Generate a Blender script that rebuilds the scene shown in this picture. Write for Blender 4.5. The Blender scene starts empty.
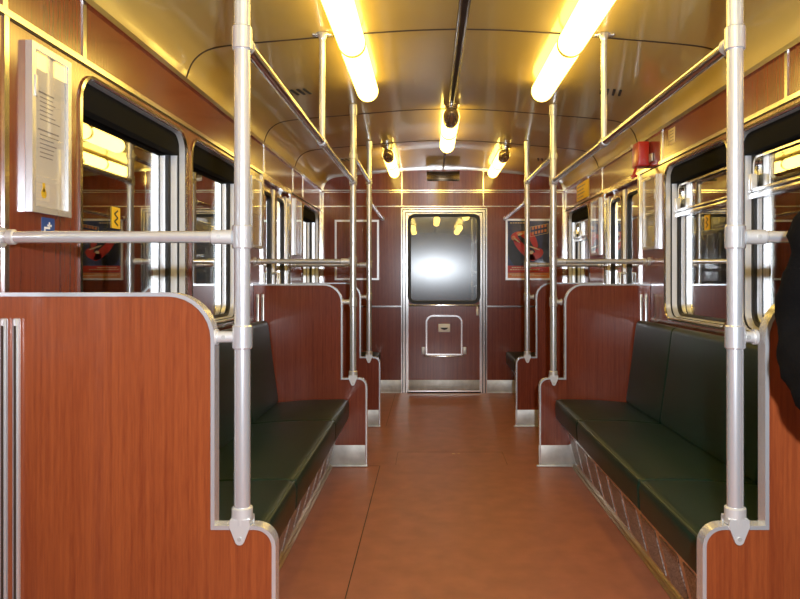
import bpy, bmesh, math, random
from mathutils import Vector, Matrix
random.seed(4)
PI = math.pi
SC = bpy.context.scene
COL = SC.collection

# ------------------------------------------------------------------ materials
def new_mat(name):
    m = bpy.data.materials.new(name); m.use_nodes = True
    nt = m.node_tree; nt.nodes.clear()
    out = nt.nodes.new('ShaderNodeOutputMaterial')
    return m, nt, out

def mat(name, col, rough=.5, metal=0.0, coat=0.0, coat_rough=.1, var=0.0, vscale=(6, 6, 6), bump=0.0, bscale=80, rvar=0.0, spec=.5, aniso=0.0, detail=4):
    m, nt, out = new_mat(name)
    b = nt.nodes.new('ShaderNodeBsdfPrincipled')
    nt.links.new(b.outputs[0], out.inputs[0])
    b.inputs['Base Color'].default_value = (*col, 1)
    b.inputs['Roughness'].default_value = rough
    b.inputs['Metallic'].default_value = metal
    b.inputs['Coat Weight'].default_value = coat
    b.inputs['Coat Roughness'].default_value = coat_rough
    b.inputs['Specular IOR Level'].default_value = spec
    b.inputs['Anisotropic'].default_value = aniso
    tc = nt.nodes.new('ShaderNodeTexCoord')
    if var or rvar:
        mp = nt.nodes.new('ShaderNodeMapping'); mp.inputs['Scale'].default_value = vscale
        nt.links.new(tc.outputs['Object'], mp.inputs[0])
        n = nt.nodes.new('ShaderNodeTexNoise'); n.inputs['Scale'].default_value = 1; n.inputs['Detail'].default_value = detail
        nt.links.new(mp.outputs[0], n.inputs['Vector'])
        if var:
            r = nt.nodes.new('ShaderNodeMapRange')
            r.inputs[1].default_value = .3; r.inputs[2].default_value = .7
            r.inputs[3].default_value = 1 - var; r.inputs[4].default_value = 1 + var
            nt.links.new(n.outputs['Fac'], r.inputs[0])
            mx = nt.nodes.new('ShaderNodeVectorMath'); mx.operation = 'SCALE'
            mx.inputs[0].default_value = col
            nt.links.new(r.outputs[0], mx.inputs['Scale'])
            nt.links.new(mx.outputs[0], b.inputs['Base Color'])
        if rvar:
            r2 = nt.nodes.new('ShaderNodeMapRange')
            r2.inputs[1].default_value = .3; r2.inputs[2].default_value = .7
            r2.inputs[3].default_value = max(0, rough - rvar); r2.inputs[4].default_value = rough + rvar
            nt.links.new(n.outputs['Fac'], r2.inputs[0]); nt.links.new(r2.outputs[0], b.inputs['Roughness'])
    if bump:
        n2 = nt.nodes.new('ShaderNodeTexNoise'); n2.inputs['Scale'].default_value = bscale
        nt.links.new(tc.outputs['Object'], n2.inputs['Vector'])
        bp = nt.nodes.new('ShaderNodeBump'); bp.inputs['Strength'].default_value = bump; bp.inputs['Distance'].default_value = .004
        nt.links.new(n2.outputs['Fac'], bp.inputs['Height']); nt.links.new(bp.outputs[0], b.inputs['Normal'])
    return m

def wood_mat(name, c0, c1, rough=.28, coat=.5):
    m, nt, out = new_mat(name)
    b = nt.nodes.new('ShaderNodeBsdfPrincipled'); nt.links.new(b.outputs[0], out.inputs[0])
    b.inputs['Roughness'].default_value = rough
    b.inputs['Coat Weight'].default_value = coat; b.inputs['Coat Roughness'].default_value = .12
    tc = nt.nodes.new('ShaderNodeTexCoord')
    def noise(sc, det):
        mp = nt.nodes.new('ShaderNodeMapping'); mp.inputs['Scale'].default_value = sc
        nt.links.new(tc.outputs['Object'], mp.inputs[0])
        n = nt.nodes.new('ShaderNodeTexNoise'); n.inputs['Scale'].default_value = 1; n.inputs['Detail'].default_value = det
        nt.links.new(mp.outputs[0], n.inputs['Vector']); return n
    a = noise((75, 75, 1.0), 6); f = noise((260, 260, 14), 3)
    mx = nt.nodes.new('ShaderNodeMix'); mx.data_type = 'FLOAT'; mx.inputs[0].default_value = .38
    nt.links.new(a.outputs['Fac'], mx.inputs[2]); nt.links.new(f.outputs['Fac'], mx.inputs[3])
    cr = nt.nodes.new('ShaderNodeValToRGB')
    cr.color_ramp.elements[0].position = .36; cr.color_ramp.elements[0].color = (*c0, 1)
    cr.color_ramp.elements[1].position = .62; cr.color_ramp.elements[1].color = (*c1, 1)
    nt.links.new(mx.outputs[0], cr.inputs[0]); nt.links.new(cr.outputs[0], b.inputs['Base Color'])
    return m

def glass_mat(name, base, gain, power, rough=0.0, tint=(.75, .78, .78), scratch=0.0):
    """coated double glazing: clear body with angle dependent mirror"""
    m, nt, out = new_mat(name)
    lw = nt.nodes.new('ShaderNodeLayerWeight'); lw.inputs[0].default_value = .5
    pw = nt.nodes.new('ShaderNodeMath'); pw.operation = 'POWER'; pw.inputs[1].default_value = power
    nt.links.new(lw.outputs['Facing'], pw.inputs[0])
    ma = nt.nodes.new('ShaderNodeMath'); ma.operation = 'MULTIPLY_ADD'; ma.inputs[1].default_value = gain; ma.inputs[2].default_value = base
    nt.links.new(pw.outputs[0], ma.inputs[0])
    t = nt.nodes.new('ShaderNodeBsdfTransparent'); t.inputs[0].default_value = (*tint, 1)
    g = nt.nodes.new('ShaderNodeBsdfGlossy'); g.inputs['Roughness'].default_value = rough; g.inputs['Color'].default_value = (1, 1, 1, 1)
    mix = nt.nodes.new('ShaderNodeMixShader')
    nt.links.new(ma.outputs[0], mix.inputs[0]); nt.links.new(t.outputs[0], mix.inputs[1])
    src = g
    if scratch:
        g2 = nt.nodes.new('ShaderNodeBsdfAnisotropic') if False else nt.nodes.new('ShaderNodeBsdfGlossy')
        g2.inputs['Roughness'].default_value = .20; g2.inputs['Anisotropy'].default_value = .30
        g2.inputs['Rotation'].default_value = SCR_ROT
        g2.inputs['Color'].default_value = (1, 1, 1, 1)
        tan = nt.nodes.new('ShaderNodeTangent'); tan.direction_type = 'RADIAL'; tan.axis = 'Z'
        nt.links.new(tan.outputs[0], g2.inputs['Tangent'])
        m2 = nt.nodes.new('ShaderNodeMixShader'); m2.inputs[0].default_value = scratch
        nt.links.new(g.outputs[0], m2.inputs[1]); nt.links.new(g2.outputs[0], m2.inputs[2]); src = m2
    nt.links.new(src.outputs[0], mix.inputs[2]); nt.links.new(mix.outputs[0], out.inputs[0])
    return m
SCR_ROT = 0.25

def emit_mat(name, col, s):
    m, nt, out = new_mat(name)
    e = nt.nodes.new('ShaderNodeEmission'); e.inputs[0].default_value = (*col, 1); e.inputs[1].default_value = s
    nt.links.new(e.outputs[0], out.inputs[0]); return m

def vinyl_mat(name, col):
    m = mat(name, col, rough=.36, var=.12, vscale=(7, 7, 7), bump=.12, bscale=500, spec=.28)
    return m

M = {}
M['wood'] = wood_mat('red_wood_laminate_flashlit', (.185, .036, .0105), (.275, .064, .017), rough=.3, coat=.45)  # same laminate as below, flash light put into a lighter, more orange colour
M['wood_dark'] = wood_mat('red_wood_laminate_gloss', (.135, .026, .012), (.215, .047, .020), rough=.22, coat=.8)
M['floor'] = mat('terracotta_linoleum', (.35, .125, .073), rough=.45, var=.13, vscale=(9, 9, 9), detail=8, bump=.04, bscale=300)
M['ceil'] = mat('cream_gloss_paint', (.50, .385, .135), rough=.30, coat=.8, coat_rough=.07, var=.05, vscale=(2, 2, 2))
M['chrome'] = mat('polished_aluminium', (.80, .79, .77), rough=.17, metal=1)
M['alu'] = mat('satin_aluminium', (.80, .83, .87), rough=.27, metal=.72)
M['alu_light'] = mat('pale_satin_aluminium', (.84, .86, .90), rough=.30, metal=.55)
M['alu_dull'] = mat('dull_scuffed_aluminium', (.52, .52, .50), rough=.45, metal=.55, var=.18, vscale=(14, 14, 14))
M['zinc'] = mat('cast_grey_metal', (.66, .66, .66), rough=.38, metal=.5)
M['dark_metal'] = mat('dark_bronze_metal', (.10, .075, .05), rough=.22, metal=1)
M['rubber'] = mat('black_rubber', (.012, .012, .013), rough=.5)
M['seam'] = mat('dark_joint', (.035, .02, .012), rough=.6)
M['green'] = vinyl_mat('dark_green_vinyl', (.0075, .026, .018))
M['piping'] = mat('green_piping', (.035, .055, .030), rough=.4)
M['paper'] = mat('yellowed_paper', (.66, .62, .55), rough=.35, coat=.5, coat_rough=.05)
M['ink'] = mat('grey_ink', (.22, .20, .20), rough=.6)
M['white'] = mat('white_plastic', (.9, .89, .88), rough=.35)
M['red'] = mat('red_enamel', (.50, .018, .012), rough=.3, coat=.4)
M['yellow'] = mat('yellow_plate', (.72, .47, .03), rough=.4)
M['yellow_s'] = mat('yellow_sticker', (.85, .55, .02), rough=.4)
M['black'] = mat('black_print', (.015, .015, .015), rough=.5)
M['blue_s'] = mat('blue_sticker', (.02, .07, .25), rough=.4)
M['poster_blue'] = mat('poster_night_blue', (.045, .06, .16), rough=.25, coat=.6, coat_rough=.05, var=.35, vscale=(9, 9, 9))
M['poster_dark'] = mat('poster_dark_shape', (.012, .012, .022), rough=.3)
M['poster_red'] = mat('poster_red', (.48, .028, .02), rough=.3, coat=.5)
M['poster_orange'] = mat('poster_orange', (.62, .22, .08), rough=.3)
M['poster_cream'] = mat('poster_cream', (.62, .50, .34), rough=.3)
M['cream_label'] = mat('cream_label', (.62, .50, .30), rough=.35)
M['glass'] = glass_mat('mirroring_window_glass', .10, .95, 1.9)
M['door_glass'] = glass_mat('scratched_door_glass', .22, .6, 2.5, rough=.01, scratch=.27)
M['notice_glass'] = glass_mat('notice_glazing', .03, .7, 4.0, tint=(.98, .98, .98))
M['lamp'] = emit_mat('lamp_diffuser_glow', (1.0, .67, .135), 9.5)
M['blind'] = mat('matt_black_cloth', (.006, .006, .006), rough=.9, spec=.15)
M['coat'] = mat('black_cotton_jacket', (.0028, .0024, .0024), rough=.95, bump=.35, bscale=120, var=.2, vscale=(20, 20, 20), spec=.08)
M['trouser'] = mat('dark_denim', (.014, .017, .028), rough=.85)
M['skin'] = mat('skin', (.52, .28, .19), rough=.5)
M['hair'] = mat('brown_hair', (.035, .02, .012), rough=.5)
M['shoe'] = mat('black_leather', (.014, .013, .012), rough=.35)
M['eye'] = mat('eye_white', (.7, .7, .68), rough=.2)
M['lips'] = mat('lips', (.42, .14, .11), rough=.45)
M['brass'] = mat('brass', (.6, .4, .14), rough=.3, metal=1)
M['hood'] = mat('warm_hood_metal', (.62, .52, .36), rough=.26, metal=.85)
M['outside'] = mat('dark_body_panel', (.02, .02, .02), rough=.7)

# ------------------------------------------------------------------ mesh helpers
class MB:
    def __init__(self): self.bm = bmesh.new()
    def grid(self, rows, close_u=False, close_v=False):
        vs = [[self.bm.verts.new(p) for p in r] for r in rows]
        nu = len(rows); nv = len(rows[0])
        for i in range(nu if close_u else nu - 1):
            for j in range(nv if close_v else nv - 1):
                a, b = vs[i][j], vs[i][(j + 1) % nv]; c, d = vs[(i + 1) % nu][(j + 1) % nv], vs[(i + 1) % nu][j]
                try: self.bm.faces.new((a, b, c, d))
                except ValueError: pass
        return vs
    def box(self, p0, p1, bev=0, seg=2):
        x0, y0, z0 = [min(a, b) for a, b in zip(p0, p1)]; x1, y1, z1 = [max(a, b) for a, b in zip(p0, p1)]
        v = [self.bm.verts.new(c) for c in ((x0,y0,z0),(x1,y0,z0),(x1,y1,z0),(x0,y1,z0),(x0,y0,z1),(x1,y0,z1),(x1,y1,z1),(x0,y1,z1))]
        fs = [self.bm.faces.new([v[i] for i in q]) for q in ((3,2,1,0),(4,5,6,7),(0,1,5,4),(1,2,6,5),(2,3,7,6),(3,0,4,7))]
        if bev:
            es = list({e for f in fs for e in f.edges})
            bmesh.ops.bevel(self.bm, geom=es, offset=bev, segments=seg, profile=.5, affect='EDGES')
        return self
    def tube(self, pts, r, seg=20, caps=True):
        pts = [Vector(p) for p in pts]; n = len(pts)
        rr = r if isinstance(r, (list, tuple)) else [r] * n
        t0 = (pts[1] - pts[0]).normalized()
        up = Vector((0, 0, 1)) if abs(t0.z) < .9 else Vector((1, 0, 0))
        nrm = t0.cross(up).normalized(); rows = []
        for i, p in enumerate(pts):
            if i == 0: t = t0
            elif i == n - 1: t = (pts[-1] - pts[-2]).normalized()
            else: t = ((pts[i + 1] - p).normalized() + (p - pts[i - 1]).normalized()).normalized()
            nrm = (nrm - t * nrm.dot(t)).normalized(); bn = t.cross(nrm)
            rows.append([p + (nrm * math.cos(2 * PI * k / seg) + bn * math.sin(2 * PI * k / seg)) * rr[i] for k in range(seg)])
        vs = self.grid(rows, close_v=True)
        if caps:
            for row in (vs[0], vs[-1]):
                try: self.bm.faces.new(row)
                except ValueError: pass
        return self
    def capsule(self, a, b, r, seg=24, ends=6, flat=1.0):
        """tube with round ends"""
        a = Vector(a); b = Vector(b); t = (b - a).normalized(); P = []; R = []
        for i in range(ends + 1):
            th = PI / 2 * i / ends; P.append(a + t * (r * (1 - math.cos(th)) * flat)); R.append(max(r * math.sin(th), 1e-4))
        for i in range(ends, -1, -1):
            th = PI / 2 * i / ends; P.append(b - t * (r * (1 - math.cos(th)) * flat)); R.append(max(r * math.sin(th), 1e-4))
        return self.tube(P, R, seg)
    def prism(self, outline, f, d0, d1, holes=()):
        """flat plate from a 2d outline (with holes), f(a,b,d)->xyz; d0..d1 thickness"""
        loops = [list(outline)] + [list(h) for h in holes]
        cap_pts = tess(loops)
        flat = [p for l in loops for p in l]
        va = [self.bm.verts.new(f(p[0], p[1], d0)) for p in flat]
        vb = [self.bm.verts.new(f(p[0], p[1], d1)) for p in flat]
        for tri in cap_pts:
            for V in (va, vb):
                try: self.bm.faces.new([V[i] for i in tri])
                except ValueError: pass
        o = 0
        for l in loops:
            n = len(l)
            for i in range(n):
                j = (i + 1) % n
                self.bm.faces.new((va[o + i], va[o + j], vb[o + j], vb[o + i]))
            o += n
        return self
    def strip(self, path, w0, w1, f, d0, d1, closed=False):
        """rectangular section swept along a 2d path: offsets w0..w1 to the left of travel, depth d0..d1"""
        A = offset(path, w0, closed); B = offset(path, w1, closed)
        rows = [[f(*A[i], d0), f(*B[i], d0), f(*B[i], d1), f(*A[i], d1)] for i in range(len(path))]
        vs = self.grid(rows, close_u=closed, close_v=True)
        if not closed:
            self.bm.faces.new(vs[0]); self.bm.faces.new(vs[-1])
        return self
    def build(self, name, m, parent=None, smooth=True, angle=35, base=None):
        bm = self.bm
        bmesh.ops.recalc_face_normals(bm, faces=bm.faces[:])
        me = bpy.data.meshes.new(name); bm.to_mesh(me); bm.free()
        o = bpy.data.objects.new(name, me); COL.objects.link(o)
        mats = m if isinstance(m, (list, tuple)) else [m]
        for q in mats: me.materials.append(q)
        if smooth:
            for p in me.polygons: p.use_smooth = True
            me.set_sharp_from_angle(angle=math.radians(angle))
        if parent is not None:
            o.parent = parent
            w = parent
            off = Vector((0, 0, 0))
            while w is not None: off += w.location; w = w.parent
            me.transform(Matrix.Translation(-off))
        elif base is not None:
            me.transform(Matrix.Translation(-Vector(base))); o.location = base
        return o

def tess(loops):
    from mathutils.geometry import tessellate_polygon
    return tessellate_polygon([[Vector((p[0], p[1], 0)) for p in l] for l in loops])

def offset(path, w, closed=False):
    n = len(path); out = []
    for i in range(n):
        p = Vector(path[i])
        a = Vector(path[i - 1]) if (i > 0 or closed) else None
        b = Vector(path[(i + 1) % n]) if (i < n - 1 or closed) else None
        ns = []
        if a is not None: d = (p - a).normalized(); ns.append(Vector((-d.y, d.x)))
        if b is not None: d = (b - p).normalized(); ns.append(Vector((-d.y, d.x)))
        if len(ns) == 2:
            m = (ns[0] + ns[1]).normalized(); k = max(.35, m.dot(ns[0])); q = p + m * (w / k)
        else: q = p + ns[0] * w
        out.append((q.x, q.y))
    return out

def rrect(x0, x1, y0, y1, r, n=7):
    rr = r if isinstance(r, (list, tuple)) else (r, r, r, r)   # bl, br, tr, tl
    pts = []
    for (cx, cy, a0, q) in ((x0, y0, PI, 0), (x1, y0, 1.5 * PI, 1), (x1, y1, 0, 2), (x0, y1, .5 * PI, 3)):
        k = rr[q]
        if k < 1e-4: pts.append((cx, cy)); continue
        ox = cx + k if cx == x0 else cx - k; oy = cy + k if cy == y0 else cy - k
        for i in range(n + 1):
            a = a0 + PI / 2 * i / n; pts.append((ox + k * math.cos(a), oy + k * math.sin(a)))
    return pts

def ring(mb, rect, r, prof, f):
    """closed loop of a rounded rect swept through (inset, depth) profile"""
    x0, x1, y0, y1 = rect; rows = []
    for (ins, d) in prof:
        rows.append([f(a, b, d) for a, b in rrect(x0 + ins, x1 - ins, y0 + ins, y1 - ins, max(.004, r - ins))])
    mb.grid(rows, close_v=True); return mb

def thing(name, label, cat, loc=(0, 0, 0), group=None):
    o = bpy.data.objects.new(name, None); COL.objects.link(o); o.location = loc
    o.empty_display_size = .1
    o['label'] = label; o['category'] = cat
    if group: o['group'] = group
    return o
def struct(o): o['kind'] = 'structure'; return o
def tag(o, label, cat, group=None):
    o['label'] = label; o['category'] = cat
    if group: o['group'] = group
    return o
def sroot(name, loc):
    o = bpy.data.objects.new(name, None); COL.objects.link(o); o.location = loc; o['kind'] = 'structure'; o.empty_display_size = .1
    return o

# ------------------------------------------------------------------ dimensions
HW = 1.25            # half width of the car
YB = 7.22            # rear partition
YF = -3.2            # end behind the camera
EYE = 1.186
D1, D2, D3 = 1.795, 4.42, 5.60     # the three rows of dividers
PROF = [(1.25, 2.09), (1.225, 2.165), (1.18, 2.21), (1.12, 2.235), (1.0, 2.25), (.85, 2.263), (.7, 2.275), (.5, 2.293), (.3, 2.308), (.15, 2.315), (0, 2.318)]
def smooth_curve(p):
    q = [p[0]]
    for a, b in zip(p, p[1:]): q += [(a[0] * .75 + b[0] * .25, a[1] * .75 + b[1] * .25), (a[0] * .25 + b[0] * .75, a[1] * .25 + b[1] * .75)]
    return q + [p[-1]]
PROF = smooth_curve(smooth_curve(PROF))
CUR = [(-u, z) for u, z in PROF] + [(u, z) for u, z in PROF[::-1][1:]]
def zc(x):
    u = abs(x)
    for (a, za), (b, zb) in zip(PROF, PROF[1:]):
        if b <= u <= a: return zb + (za - zb) * (u - b) / (a - b)
    return PROF[0][1]
def slope(x):
    return math.atan2(zc(abs(x) - .05) - zc(abs(x) + .05), .1)

# ------------------------------------------------------------------ floor and ceiling
mb = MB(); mb.box((-HW - .1, YF - .1, -.06), (HW + .1, YB + .1, 0)); struct(mb.build('floor', M['floor']))
mb = MB()
up = [(x, z + .04) for x, z in CUR]; up[0] = (-HW - .11, 2.09); up[-1] = (HW + .11, 2.09)
mb.prism(CUR + up[::-1], lambda a, b, d: (a, d, b), YF, YB + .05)
struct(mb.build('ceiling', M['ceil'], angle=50))

tn = [0]
def trim(mb, m=None, angle=35):
    tn[0] += 1
    return struct(mb.build('trim_%d' % tn[0], m or M['chrome'], angle=angle))

# ceiling joints running across
for y in (.6, 1.75, 3.18, 4.68, 5.75):
    mb = MB(); mb.strip(CUR, -.003, .006, lambda a, b, d: (a, d, b), y - .005, y + .005); trim(mb, M['seam'])
# long cover strip along the middle of the ceiling
mb = MB(); mb.box((-.024, YF, 2.296), (-.010, 4.42, 2.32), .003).box((.010, YF, 2.296), (.024, 4.42, 2.32), .003)
trim(mb, M['dark_metal'])
mb = MB(); mb.box((-.010, YF, 2.300), (.010, 4.42, 2.318)); trim(mb, M['seam'])
mb = MB(); mb.box((-.009, 5.72, 2.304), (.009, YB, 2.32), .002); trim(mb, M['dark_metal'])

# ------------------------------------------------------------------ side walls with window and door openings
WZ0, WZ1, WR = .955, 1.835, .085
WINS = [(2.22, 3.18), (3.255, 4.13), (6.10, 6.99)]
DOORY = (4.64, 5.54); DZ = 1.85
DOORN = (.72, 1.62)
NEARW = [(-2.9, -2.0), (-1.9, -1.0)]
WT = .095
def side(s): return lambda a, b, d: (s * (HW + d), a, b)
for s, nm in ((-1, 'left'), (1, 'right')):
    f = side(s)
    holes = [rrect(a, b, WZ0, WZ1, WR) for a, b in WINS]
    dhs = [rrect(a, b, .0005, DZ, (0, 0, .05, .05)) for a, b in (DOORY, DOORN)]
    mb = MB(); mb.prism([(YF, 0), (YB + .05, 0), (YB + .05, 2.09), (YF, 2.09)], f, 0, WT, holes + dhs)
    struct(mb.build('wall_' + nm, M['wood_dark'], smooth=False))
    # outer skin behind door pockets keeps daylight out below the glass
    mb = MB(); mb.strip([(YF, 1.88), (YB, 1.88)], -.009, .009, f, -.006, .001); trim(mb)
    mb = MB(); mb.strip([(YF, 1.868), (YB, 1.868)], -.003, .003, f, -.003, .001); trim(mb, M['seam'])
    mb = MB(); mb.strip([(YF, 2.078), (YB, 2.078)], -.011, .011, f, -.012, .001); trim(mb)
    for y in ((1.82, 2.24, 4.69, 5.69, 6.14) if s < 0 else (1.82, 2.73, 4.19, 5.64, 6.14)):
        mb = MB(); mb.box(f(y - .011, 1.889, -.004), f(y + .011, 2.068, .001)); trim(mb)
    for y, z0, z1 in ((1.825, 1.15, 1.87), (4.62, 1.15, 1.87), (5.60, 1.15, 1.87), (YB - .02, .14, 1.87)):
        mb = MB(); mb.box(f(y - .010, z0, -.005), f(y + .010, z1, .001)); trim(mb)
    for y0, y1 in ((D1 + .02, D2 - .02), (D3 + .02, YB - .01)):
        mb = MB(); mb.box(f(y0, .925, -.006), f(y1, .938, .001)); trim(mb)

# windows -----------------------------------------------------------------
wn = [0]
def window(s, y0, y1, vent):
    wn[0] += 1; f = side(s)
    w = sroot('window_%d' % wn[0], f((y0 + y1) / 2, WZ0, 0))
    R = (y0, y1, WZ0, WZ1)
    mb = MB(); ring(mb, R, WR, [(-.012, .001), (-.013, -.006), (-.003, -.009), (.002, -.004), (.002, .002), (-.003, .002)], f)
    mb.build('window_frame', M['chrome'], w)
    mb = MB(); ring(mb, R, WR, [(.001, .030), (.006, .031), (.006, .036), (.001, .037)], f)
    ring(mb, R, WR, [(.004, .064), (.016, .064), (.026, .068), (.026, .092), (.0, .092)], f)
    mb.build('gasket', M['rubber'], w)
    mb = MB(); ring(mb, R, WR, [(-.002, .002), (.002, .004), (.003, .028), (.0, .031)], f)
    ring(mb, R, WR, [(.001, .036), (.007, .038), (.011, .062), (.011, .066)], f)
    mb.build('inner_frame', M['alu_light'], w)
    mb = MB(); mb.prism(rrect(y0 + .02, y1 - .02, WZ0 + .02, WZ1 - .02, WR - .02), f, .076, .082)
    mb.build('pane', M['glass'], w, smooth=False)
    # black blind box across the head of the opening
    mb = MB(); mb.box(f(y0 + .008, WZ1 - .095, .026), f(y1 - .008, WZ1 - .004, .074), .004)
    mb.build('blind_box', M['blind'], w)
    if vent:
        z = 1.555
        mb = MB(); mb.box(f(y0 + .022, z - .014, .050), f(y1 - .022, z + .012, .074), .003)
        mb.box(f(y0 + .03, z + .014, .042), f(y1 - .03, z + .026, .056), .003)
        mb.build('vent_rail', M['chrome'], w)
        for y in (y0 + .055, y1 - .055):
            mb = MB(); mb.box(f(y - .016, z + .02, .036), f(y + .016, z + .095, .065), .004)
            mb.build('vent_hinge', M['alu_light'], w)
        mb = MB(); ring(mb, (y0 + .035, y1 - .035, z + .02, WZ1 - .1), .05, [(0, .074), (0, .060), (.014, .060), (.014, .074)], f)
        mb.build('vent_frame', M['chrome'], w)
    return w
for s in (-1, 1):
    for a, b in WINS: window(s, a, b, s > 0)

# doors in the side walls ----------------------------------------------------
dn = [1]
def side_door(s, yr):
    dn[0] += 1; f = side(s); y0, y1 = yr
    d = sroot('door_%d' % dn[0], f((y0 + y1) / 2, 0, 0))
    mb = MB(); path = [(y0, 0.0), (y0, DZ), (y1, DZ), (y1, 0.0)]
    mb.strip(path, -.004, .022, f, -.012, .03); mb.build('door_frame', M['chrome'], d)
    ym = (y0 + y1) / 2
    for a, b in ((y0 + .006, ym - .004), (ym + .004, y1 - .006)):
        hole = rrect(a + .085, b - .075, .98, 1.78, .05)
        mb = MB(); mb.prism(rrect(a, b, .012, DZ - .006, .004), f, .032, .062, [hole])
        leaf = mb.build('door_leaf', M['wood_dark'], d, smooth=False)
        mb = MB()
        for e in (a + .012, b - .012): mb.box(f(e - .012, .02, .020), f(e + .012, DZ - .02, .034), .004)
        mb.build('leaf_edge', M['alu_light'], leaf)
        mb = MB(); ring(mb, (a + .085, b - .075, .98, 1.78), .05, [(-.022, .034), (-.022, .022), (-.008, .022), (-.008, .034)], f)
        mb.build('leaf_window_frame', M['chrome'], leaf)
        mb = MB(); ring(mb, (a + .085, b - .075, .98, 1.78), .05, [(-.008, .034), (-.008, .025), (.008, .028), (.008, .045)], f)
        mb.build('gasket', M['rubber'], leaf)
        mb = MB(); mb.prism(rrect(a + .086, b - .076, .981, 1.779, .05), f, .042, .048); mb.build('pane', M['glass'], leaf, smooth=False)
        ye = b - .030 if b < ym + .1 else a + .030
        mb = MB(); mb.tube([f(ye, .96, .03), f(ye, .96, -.012), f(ye, 1.22, -.012), f(ye, 1.22, .03)], .009, 12); mb.build('handle', M['alu'], leaf)
    return d
for s in (-1, 1):
    side_door(s, DOORY); side_door(s, DOORN)

# ------------------------------------------------------------------ rear partition and its door
fb = lambda a, b, d: (a, YB - d, b)             # d is distance out of the wall towards the viewer
DX0, DX1, DT = -.432, .452, 1.905
cx = .010
mb = MB(); mb.prism([(-HW, 0)] + CUR + [(HW, 0)], fb, -.06, 0, [rrect(DX0 + .03, DX1 - .03, .0005, DT - .03, .01)])
struct(mb.build('wall_back', M['wood_dark'], smooth=False))
mb = MB(); mb.strip(CUR, -.014, .002, fb, -.001, .012); trim(mb)
for z, t, m in ((2.090, .006, 'chrome'), (2.070, .004, 'chrome'), (1.925, .005, 'chrome')):
    mb = MB(); mb.box(fb(-HW + .002, z - t, 0), fb(HW - .002, z + t, .005)); trim(mb, M[m])
for x in (-.425, .415):
    mb = MB(); mb.box(fb(x - .005, 1.93, 0), fb(x + .005, zc(x) - .012, .004)); trim(mb)
for x in (-1.238, 1.238):
    mb = MB(); mb.box(fb(x - .009, .14, 0), fb(x + .009, 2.06, .009)); trim(mb)
for a, b in ((-HW + .02, DX0), (DX1, HW - .02)):
    mb = MB(); mb.box(fb(a, .886, 0), fb(b, .902, .006)); trim(mb)
    mb = MB(); mb.box(fb(a, .0, 0), fb(b, .134, .008), .002); trim(mb, M['alu_dull'])
    mb = MB(); mb.box(fb(a, .0, .008), fb(b, .012, .016), .002); trim(mb, M['alu_dull'])

door = sroot('door_1', (cx, YB, 0))
mb = MB(); fr = [(DX0, 0), (DX0, DT), (DX1, DT), (DX1, 0)]
mb.strip(fr, -.040, -.021, fb, -.03, .022); mb.strip(fr, -.013, .0, fb, 0, .030); mb.strip(fr, -.062, -.048, fb, -.03, .012)
mb.build('door_frame', M['chrome'], door)
mb = MB(); mb.strip(fr, -.021, -.013, fb, .0, .004); mb.strip(fr, -.048, -.040, fb, -.03, .001); mb.build('frame_groove', M['seam'], door)
LX0, LX1, LT = DX0 + .060, DX1 - .060, DT - .060
GW = (-.372 + .012, .372 + .008, .925, 1.845)
mb = MB(); mb.prism(rrect(LX0, LX1, .012, LT, .004), fb, -.035, .000, [rrect(GW[0], GW[1], GW[2], GW[3], .075)])
leaf = mb.build('door_leaf', M['wood_dark'], door, smooth=False)
mb = MB(); mb.strip(rrect(LX0 + .001, LX1 - .001, .013, LT - .001, .004), 0, .014, fb, 0, .006, True); mb.build('leaf_border', M['chrome'], leaf)
mb = MB(); mb.box(fb(LX0 + .014, .896, 0), fb(LX1 - .014, .912, .010), .003); mb.build('leaf_rail', M['chrome'], leaf)
mb = MB(); ring(mb, GW, .075, [(-.006, .0), (-.005, .012), (.008, .016), (.028, .010), (.030, -.01), (.0, -.01)], fb); mb.build('gasket', M['rubber'], leaf)
mb = MB(); mb.prism(rrect(GW[0] + .01, GW[1] - .01, GW[2] + .01, GW[3] - .01, .07), fb, -.008, -.002); mb.build('pane', M['door_glass'], leaf, smooth=False)
mb = MB(); mb.box(fb(LX0 + .014, .016, 0), fb(LX1 - .014, .134, .004), .001); mb.build('kick_plate', M['alu_dull'], leaf)
# folding flap with latch
FX0, FX1, FZ0, FZ1 = -.185 + .01, .185 + .01, .395, .80
mb = MB(); mb.prism(rrect(FX0, FX1, FZ0, FZ1, (.006, .006, .07, .07)), fb, 0, .014); flap = mb.build('flap', M['wood_dark'], door, smooth=False)
mb = MB(); mb.strip(rrect(FX0, FX1, FZ0, FZ1, (.006, .006, .07, .07)), -.004, .012, fb, 0, .022, True); mb.build('flap_border', M['chrome'], flap)
mb = MB(); mb.box(fb(-.048, .63, .014), fb(.072, .715, .020), .004); lat = mb.build('latch_plate', M['white'], flap)
mb = MB(); mb.prism([(-.028, .675), (-.015, .660), (.012, .652), (.039, .660), (.052, .675)], fb, .018, .026); mb.build('latch_grip', M['black'], flap)
for x in (FX0 - .028, FX1 + .028):
    mb = MB(); mb.box(fb(x - .018, .40, 0), fb(x + .018, .475, .014), .006)
    mb.tube([fb(x, .44, .01), fb(x, .44, .022)], .010, 12); mb.build('flap_hinge', M['zinc'], door)
mb = MB(); mb.box(fb(FX0 - .02, .372, 0), fb(FX1 + .02, .384, .012), .003); mb.build('flap_stop', M['chrome'], door)
mb = MB(); mb.tube([fb(.352, .885, .006), fb(.352, .885, .02), fb(.352, .83, .022)], .008, 10); mb.box(fb(.340, .80, .014), fb(.364, .87, .026), .005)
mb.build('handle', M['white'], door)

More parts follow.
